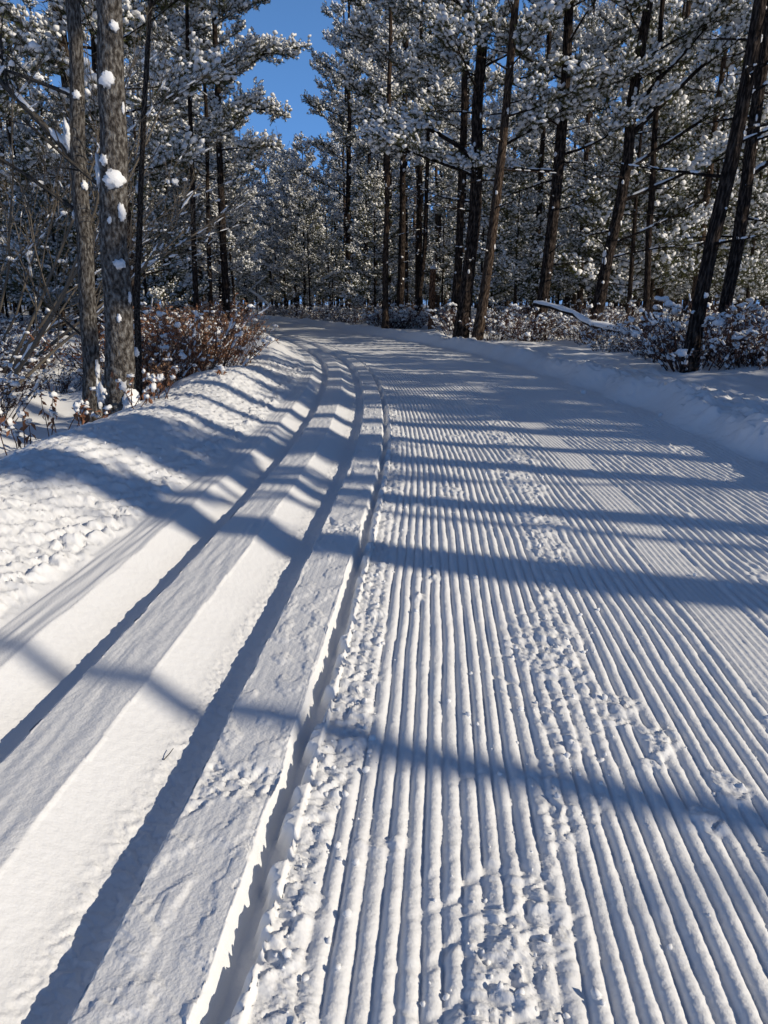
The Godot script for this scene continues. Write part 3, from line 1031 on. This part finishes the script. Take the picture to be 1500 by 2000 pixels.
func bark_tree(label: String, base: Vector3, spine: Array, r: float, mat: String, sides: int, seed_: int, forks: Array, clumps: Array) -> Node3D:
	# a near bare trunk; forks: [height, azimuth, rise, length, radius]; clumps: [height, azimuth, size]
	rng.seed = seed_
	var t := thing("bare_tree", label, "tree", base)
	var p := PackedVector3Array()
	var steps := 26
	var sp := PackedVector3Array([Vector3(0, -0.15, 0)])
	for q in spine:
		sp.append(Vector3(q[0], q[1], 0))
	var top := sp[sp.size() - 1].y
	for k in steps + 1:
		var y := lerpf(-0.15, top, float(k) / steps)
		p.append(along(sp, y) + Vector3(rf(-1, 1), 0, rf(-1, 1)) * r * 0.12)
	var rad := PackedFloat32Array()
	for k in steps + 1:
		var f := float(k) / steps
		rad.append(r * (1.0 - 0.75 * f) * (1.0 + 0.45 * pow(maxf(0.0, 1.0 - f * 10.0), 2.0)) * rf(0.96, 1.06))
	var s := Shape.new()
	s.tube(p, rad, sides)
	part("trunk", s.mesh(M[mat]), t)
	var sn := Shape.new()
	for k in forks:
		var wood := Shape.new()
		var w := deg_to_rad(k[1])
		limb_tree(along(p, k[0]), Vector3(cos(w), k[2], sin(w)), k[3], k[4], k[5] if k.size() > 5 else 2, wood, sn, 0.55, 0.01)
		part("branch", wood.mesh(M[mat]), t)
	for k in 7:
		# the bare top, above the picture, and small twigs
		var wood := Shape.new()
		var w := rf(0, TAU)
		limb_tree(along(p, lerpf(top * 0.55, top * 0.98, k / 7.0)), Vector3(cos(w), rf(0.6, 1.4), sin(w)), top * rf(0.16, 0.28), r * 0.3, 2, wood, sn, 0.3, 0.02)
		part("branch", wood.mesh(M[mat]), t)
	part("branch_snow", sn.mesh(M.fluff), t, "stuff")
	for c in clumps:
		var w := deg_to_rad(c[1])
		var rr: float = r * (1.0 - 0.75 * c[0] / top)
		var l := Shape.new()
		l.lump(Vector3.ZERO, Vector3(c[2] * 0.82, c[2] * (c[3] if c.size() > 3 else 0.9), c[2] * 0.42), Basis(Vector3.UP, -w + PI / 2), n_low, 0.42, 20, 30)
		part("snow_clump", l.mesh(M.snow), t).position = along(p, c[0]) + Vector3(cos(w), 0, sin(w)) * (rr + c[2] * 0.1)
	return t


func left_side() -> void:
	bark_tree("thick grey mottled trunk in the middle of the left-hand clump", Vector3(-1.45, height_at(-1.45, 4.2), -4.2), [[0.04, 0.6], [0.09, 1.33], [0.14, 2.05], [0.25, 6.5]], 0.078, "grey_bark", 20, 401,
		[[1.1, 150, 0.9, 0.5, 0.014, 1], [2.4, 10, 1.2, 1.8, 0.025], [2.7, 200, 1.0, 1.6, 0.025]],
		[[1.62, 85, 0.042, 0.8], [1.17, 70, 0.05, 0.75], [1.26, 115, 0.026], [1.02, 35, 0.024, 1.7], [0.77, 55, 0.032, 0.7], [1.85, 55, 0.024], [1.2, 165, 0.035, 2.4], [0.06, 30, 0.07, 0.9], [0.1, 160, 0.07, 0.8], [0.5, 70, 0.014, 1.4], [0.98, 85, 0.012, 1.2], [1.5, 20, 0.012, 2.0], [0.6, 20, 0.014, 1.8]])
	bark_tree("thinner grey trunk left in the clump, with snow packed in its fork", Vector3(-1.75, height_at(-1.75, 4.6), -4.6), [[0.05, 0.88], [0.07, 1.47], [0.12, 2.16], [0.2, 6.0]], 0.05, "grey_bark", 16, 402,
		[[1.42, 182, 1.05, 1.3, 0.02], [1.15, 178, 0.8, 1.4, 0.014, 1], [0.45, 178, 0.8, 0.6, 0.009, 1], [1.75, 200, 0.3, 1.0, 0.012]],
		[[1.55, 178, 0.06, 1.3], [1.75, 75, 0.022, 0.9], [1.3, 35, 0.022, 1.0], [0.15, 10, 0.04, 2.0], [1.15, 170, 0.022, 1.0], [0.3, 30, 0.02, 2.2]])
	bark_tree("thin dark sapling leaning right in the left-hand clump", Vector3(-1.56, height_at(-1.56, 4.9), -4.9), [[0.04, 0.6], [0.15, 1.5], [0.25, 2.2], [0.5, 4.6]], 0.022, "dark_bark", 10, 403,
		[[2.2, 20, 0.8, 0.9, 0.008, 1]], [[1.25, 200, 0.022, 1.2], [0.3, 100, 0.02, 1.3], [1.05, 190, 0.012]])
	# the snowy thicket behind them
	var spots := [
		[-2.75, 5.4, [[170, 1.4, 2.2, 0.016], [20, 0.95, 2.3, 0.017], [60, 1.5, 2.0, 0.012], [345, 0.8, 2.1, 0.013], [100, 1.2, 1.6, 0.009]], "tall thicket of snow-covered stems at the left edge"],
		[-3.3, 6.6, [[10, 0.85, 2.7, 0.017], [350, 0.65, 2.6, 0.015], [30, 1.2, 2.8, 0.016], [330, 1.1, 2.4, 0.012], [190, 1.0, 2.2, 0.013]], "wide shrub sending grey twigs right behind the three trunks"],
		[-4.3, 8.2, [[0, 0.9, 2.8, 0.016], [20, 1.3, 3.0, 0.016], [340, 0.7, 2.6, 0.014], [180, 1.2, 2.6, 0.014]], "snowy bare shrub farther back in the left thicket"],
		[-2.35, 3.9, [[200, 0.8, 1.0, 0.007], [150, 1.2, 1.1, 0.008], [250, 1.3, 0.9, 0.006], [100, 1.0, 0.8, 0.005]], "low tangle of dark twigs at the left edge of the snow"],
	]
	for k in spots.size():
		var s = spots[k]
		make_shrub("bare_shrub", s[3], Vector3(s[0], height_at(s[0], s[1]), -s[1]), s[2], 500 + k, "bare shrubs on the left")


func make_bush(called: String, leaf: String, stems: int, tall: float, wide: float, leafy: float, snowy: float, seed_: int, group: String) -> Node3D:
	rng.seed = seed_
	var t := thing(called, "", "bush", Vector3.ZERO, group)
	var wood := Shape.new()
	var lf := Shape.new()
	var sn := Shape.new()
	for k in stems:
		var w := rf(0, TAU)
		var lean := sqrt(rng.randf()) * wide
		var base := Vector3(cos(w), 0, sin(w)) * lean * 0.35 + Vector3(0, -0.06, 0)
		var dir := Vector3(cos(w) * lean, tall, sin(w) * lean)
		var l := tall * rf(0.6, 1.15)
		var p := curve_path(base, dir, l, 4, -0.02, 0.16)
		wood.tube(p, taper(0.0042, 0.0018, 5), 3, false)
		for q in 2:
			var f := rf(0.35, 0.8)
			var c := on_path(p, f)
			var b := curve_path(c, dir.normalized() + Vector3(rf(-0.8, 0.8), 0.1, rf(-0.8, 0.8)), l * 0.4, 2, 0.0, 0.2)
			wood.tube(b, taper(0.0026, 0.0013, 3), 3, false)
			for j in int(6 * leafy):
				hang(lf, on_path(b, rf(0.2, 1.0)))
			if rng.randf() < snowy:
				pad(sn, on_path(b, rf(0.4, 1.0)), 0.007 + 0.022 * pow(rng.randf(), 2.0))
			snow_on(sn, b, taper(0.004, 0.002, 3), snowy, 0.9)
		for j in int(8 * leafy):
			hang(lf, on_path(p, rf(0.4, 1.0)))
		if rng.randf() < snowy:
			pad(sn, p[4], 0.008 + 0.026 * pow(rng.randf(), 2.0))
		snow_on(sn, p, taper(0.005, 0.003, 5), snowy, 1.1)
	part("stems", wood.mesh(M.red_twig), t, "stuff")
	part("leaves", lf.mesh(M[leaf]), t, "stuff")
	part("snow_cap", sn.mesh(M.fluff), t, "stuff")
	return t


func pad(s: Shape, at: Vector3, r: float) -> void:
	# an irregular cap of snow: a few lumps run together
	for k in 3:
		var q := r * rf(0.45, 1.0)
		s.blob(at + Vector3(rf(-1, 1) * r * 0.9, rf(-0.3, 0.3) * r + q * 0.3, rf(-1, 1) * r * 0.9), Vector3(q * rf(0.9, 1.5), q * rf(0.5, 0.9), q), Basis(Vector3(rf(-0.4, 0.4), 1, rf(-0.4, 0.4)).normalized(), rf(0, TAU)), rng, 0.3)


func hang(s: Shape, at: Vector3, size := 1.0) -> void:
	var d := Vector3(rf(-1, 1), rf(-1.1, 0.8), rf(-1, 1)).normalized()
	var side := d.cross(Vector3(rf(-1, 1), rf(-1, 1), rf(-1, 1))).normalized()
	s.leaf(at, d, side, rf(0.025, 0.042) * size, rf(0.009, 0.015) * size, rf(-0.15, 0.2))


func scatter(protos: Array, spots: Array, labeller: Callable) -> void:
	var n := {}
	for s in spots:
		var src: Node3D = protos[rng.randi() % protos.size()]
		var at := Vector3(s[0], height_at(s[0], s[1]) - 0.01, -s[1])
		if not n.has(src):
			n[src] = true
			src.position = at
			src.rotation.y = rf(0, TAU)
			src.scale = Vector3.ONE * s[2]
			src.set_meta("label", labeller.call(s))
		else:
			copy(src, at, rf(0, TAU), s[2], labeller.call(s))
	for p in protos:
		if not n.has(p):
			p.free()


func bushes() -> void:
	var brown := []
	for k in 4:
		brown.append(make_bush("leafy_bush", "leaf_brown" if k % 2 else "leaf_tan", 36, 0.56, 0.42, 1.5, 0.3, 600 + k, "brown-leaved bushes along the left edge of the trail"))
	var heath := []
	for k in 5:
		heath.append(make_bush("heath_bush", "leaf_dark", 44, 0.42, 0.42, 0.9, 0.6, 620 + k, "low snowy bushes along the right edge of the forest"))
	rng.seed = 640
	var spots := []
	for k in 84:
		var d := 5.2 + 16.0 * pow(rng.randf(), 1.3)
		var u := -1.5 - 1.7 * pow(rng.randf(), 1.2) - (0.25 if d < 6.0 else 0.0) + 0.012 * d
		if (u + off(d)) / d < -0.345:
			continue
		spots.append([u + off(d), d, rf(0.5, 1.3)])
	scatter(brown, spots, func(s): return bush_label(s[0], s[1], s[2], "brown bush"))
	spots = []
	for k in 165:
		var d := 3.8 + 30.0 * pow(rng.randf(), 1.6)
		var u := 2.75 + 4.5 * pow(rng.randf(), 1.5) - 0.035 * minf(d, 16.0) + (0.3 if d < 6.0 else 0.0)
		if d > 8.8 and d < 9.95 and u + off(d) > 1.9 and u + off(d) < 3.1:
			continue
		spots.append([u + off(d), d, rf(0.4, 0.8) if k % 3 == 0 else rf(0.8, 1.4)])
	for k in 16:
		var d := rf(4.6, 8.5)
		spots.append([-0.4 * d - rf(0.1, 1.6), d, rf(0.45, 0.95)])
	for k in 16:
		var d := rf(8.0, 22.0)
		spots.append([-3.0 - 3.0 * rng.randf() + off(d), d, rf(0.8, 1.3)])
	scatter(heath, spots, func(s): return bush_label(s[0], s[1], s[2], "dark snowy bush"))


func small_plants() -> void:
	# single plants with drooping dead leaves on the left edge
	var list := [[-1.62, 3.35, 0.2, "small plant with curled dead leaves and snow at the left edge"], [-1.42, 3.62, 0.15, "short snow-capped plant just left of the thick trunk"], [-1.28, 3.95, 0.24, "plant with russet drooping leaves at the foot of the thick trunk"], [-1.2, 4.15, 0.26, "plant with dark red leaves right of the thick trunk"], [-1.75, 4.05, 0.3, "tall twiggy plant with brown leaves between the trunks and the edge"], [-1.05, 5.0, 0.1, "lone brown leaf sprig on the left bank"]]
	for k in list.size():
		var a = list[k]
		rng.seed = 700 + k
		var t := thing("small_plant", a[3], "plant", Vector3(a[0], height_at(a[0], a[1]), -a[1]), "small dead-leaved plants by the left bank")
		var wood := Shape.new()
		var lf := Shape.new()
		var sn := Shape.new()
		for s in 5 if a[2] > 0.12 else 2:
			var p := curve_path(Vector3(rf(-0.06, 0.06), -0.03, rf(-0.06, 0.06)), Vector3(rf(-0.5, 0.5), 1, rf(-0.5, 0.5)), a[2] * rf(0.7, 1.2), 4, 0.0, 0.18)
			wood.tube(p, taper(0.003, 0.0015, 5), 4, false)
			for j in 6:
				var d := Vector3(rf(-0.7, 0.7), rf(-1.2, -0.1), rf(-0.7, 0.7)).normalized()
				lf.leaf(on_path(p, rf(0.55, 1.0)), d, d.cross(Vector3(rf(-1, 1), rf(-1, 1), rf(-1, 1))).normalized(), rf(0.035, 0.055), rf(0.014, 0.022), rf(0.0, 0.25))
			for q in 2:
				var r := rf(0.007, 0.017)
				sn.lump(on_path(p, rf(0.6, 1.0)) + Vector3(rf(-0.01, 0.01), r * 0.3, rf(-0.01, 0.01)), Vector3(r * rf(0.8, 1.5), r * rf(0.5, 1.3), r), Basis(Vector3.UP, rf(0, 3)), n_low, 0.7, 8, 12)
		part("stems", wood.mesh(M.red_twig), t)
		part("leaves", lf.mesh(M.leaf_brown), t, "stuff")
		part("snow_cap", sn.mesh(M.fluff), t, "stuff")


func details() -> void:
	rng.seed = 800
	# the snow-covered fallen log on the right
	var log_ := thing("fallen_log", "snow-covered fallen log slanting down to the trail's right edge", "log", Vector3(2.0, 0, -10.0))
	var p := PackedVector3Array([Vector3(-0.05, 0.62, -0.4), Vector3(0.15, 0.59, -0.25), Vector3(0.4, 0.5, -0.1), Vector3(0.62, 0.36, 0.05), Vector3(0.92, 0.3, 0.2), Vector3(1.3, 0.16, 0.3)])
	var s := Shape.new()
	s.tube(p, taper(0.02, 0.036, 6), 8)
	part("trunk", s.mesh(M.pine_bark), log_)
	s = Shape.new()
	var q := PackedVector3Array()
	for k in 11:
		q.append(on_path(p, k / 10.0) + Vector3(rf(-0.01, 0.01), 0.03 + rf(-0.008, 0.01), 0))
	s.tube(q, PackedFloat32Array([0.015, 0.03, 0.024, 0.036, 0.03, 0.04, 0.034, 0.046, 0.04, 0.05, 0.03]), 8)
	part("snow_cap", s.mesh(M.fluff), log_)
	# the broken orange stump
	var y := height_at(1.02, 17.0)
	var st := thing("broken_stump", "orange-brown broken stump standing among the right-hand pines", "stump", Vector3(1.02, y, -17.0))
	s = Shape.new()
	s.tube(PackedVector3Array([Vector3(0, -0.1, 0), Vector3(0.01, 0.4, 0), Vector3(0, 0.9, 0.01), Vector3(0.02, 1.25, 0)]), PackedFloat32Array([0.085, 0.07, 0.066, 0.06]), 10)
	part("trunk", s.mesh(M.stump), st)
	s = Shape.new()
	s.lump(Vector3(0.02, 1.28, 0), Vector3(0.065, 0.05, 0.065), Basis(), n_low, 0.3, 6, 10)
	part("snow_cap", s.mesh(M.fluff), st)
	# a bleached criss-cross of dead sticks far off at the bend
	var stick := thing("dead_branch", "pale dead branch in a zigzag beyond the left end of the bend", "branch", Vector3(-4.75, height_at(-4.75, 30.0), -30.0))
	s = Shape.new()
	s.tube(PackedVector3Array([Vector3(0.5, 0.5, 0), Vector3(-0.25, 1.1, 0.1), Vector3(0.35, 1.6, 0)]), PackedFloat32Array([0.05, 0.045, 0.03]), 6)
	s.tube(PackedVector3Array([Vector3(-0.25, 1.1, 0.1), Vector3(0.1, 0.85, 0), Vector3(0.45, 1.0, 0)]), PackedFloat32Array([0.04, 0.04, 0.03]), 6)
	part("wood", s.mesh(M.fluff), stick)
	# the dark twig lying in the right-hand ski track
	var tw := thing("fallen_twig", "tiny dark twig lying on the sunlit face of the ski track", "twig", Vector3(-0.335, height_at(-0.335, 1.03) + 0.001, -1.03))
	s = Shape.new()
	s.tube(PackedVector3Array([Vector3(0, 0, 0), Vector3(0.006, 0.004, -0.01), Vector3(0.009, 0.006, -0.022)]), PackedFloat32Array([0.0009, 0.0008, 0.0005]), 4)
	part("stem", s.mesh(M.dark_bark), tw)
	# snowballs that rolled off the bank
	for b in [[1.47, 5.7, 0.022, "small snowball resting on the corduroy below the right bank"], [1.62, 4.5, 0.014, "pea-sized snowball at the foot of the right bank"]]:
		s = Shape.new()
		s.lump(Vector3.ZERO, Vector3(1, 0.9, 1) * b[2], Basis(), n_low, 0.3, 8, 12)
		var o := part(numbered("snowball"), s.mesh(M.snow), self)
		o.position = Vector3(b[0], height_at(b[0], b[1]) + b[2] * 0.7, -b[1])
		mark(o, b[3], "snowball")
	# crumbs of snow strewn over the trail
	var crumb := Shape.new()
	crumb.blob(Vector3.ZERO, Vector3(1, 0.8, 1), Basis(), rng, 0.35)
	var spots := []
	for k in 800:
		var d := 0.5 + 5.0 * pow(rng.randf(), 1.6)
		var u := 0.0
		var w := rng.randf()
		if w < 0.35:
			u = seam_at(d) + rng.randfn(-0.02, 0.06)
		elif w < 0.6:
			u = rf(0.05, 0.13)
		elif w < 0.75:
			u = rf(-1.1, -0.64)
		else:
			u = rf(0.1, 1.6)
		var x := u + off(d)
		var r := 0.0015 + 0.0045 * pow(rng.randf(), 2.5)
		spots.append(Transform3D(Basis(Vector3(rf(-1, 1), rf(-1, 1), rf(-1, 1)).normalized(), rf(0, TAU)).scaled(Vector3.ONE * r), Vector3(x, ground(u, d) + r * 0.4, -d)))
	many("snow_crumbs", crumb.mesh(M.fluff), spots, self)


func _ready() -> void:
	var cam := Camera3D.new()
	cam.name = "camera"
	cam.fov = 67.3
	cam.near = 0.05
	cam.far = 400.0
	add_child(cam)
	cam.position = Vector3(0, EYE, 0)
	cam.rotation_degrees = Vector3(-15.27, 0, 0)
	cam.current = true
	var env := Environment.new()
	env.background_mode = Environment.BG_SKY
	env.tonemap_mode = Environment.TONE_MAPPER_LINEAR
	env.tonemap_exposure = 1.0
	env.sdfgi_enabled = true
	env.ssao_enabled = true
	env.ssil_enabled = true
	var sky := ProceduralSkyMaterial.new()
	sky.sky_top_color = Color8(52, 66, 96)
	sky.sky_horizon_color = Color8(112, 176, 255)
	sky.sky_curve = 0.3
	sky.ground_horizon_color = Color8(120, 135, 160)
	sky.ground_bottom_color = Color8(120, 135, 160)
	sky.sun_angle_max = 8.0
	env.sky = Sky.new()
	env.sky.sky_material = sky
	var we := WorldEnvironment.new()
	we.name = "environment"
	we.environment = env
	add_child(we)
	var sun := DirectionalLight3D.new()
	sun.name = "sun"
	sun.light_energy = 1.2
	sun.light_color = Color(1.0, 0.95, 0.865)
	sun.light_angular_distance = 0.53
	sun.shadow_enabled = true
	add_child(sun)
	var el := deg_to_rad(25.5)
	var az := deg_to_rad(21.0)
	sun.look_at_from_position(Vector3.ZERO, -Vector3(cos(el) * cos(az), sin(el), cos(el) * sin(az)), Vector3.UP)

	rng.seed = 1
	make_materials()
	make_bend()
	make_ground()
	make_sprays()
	left_side()
	named_pines()
	forest()
	distant_forest()
	bushes()
	small_plants()
	details()
	tell_apart()
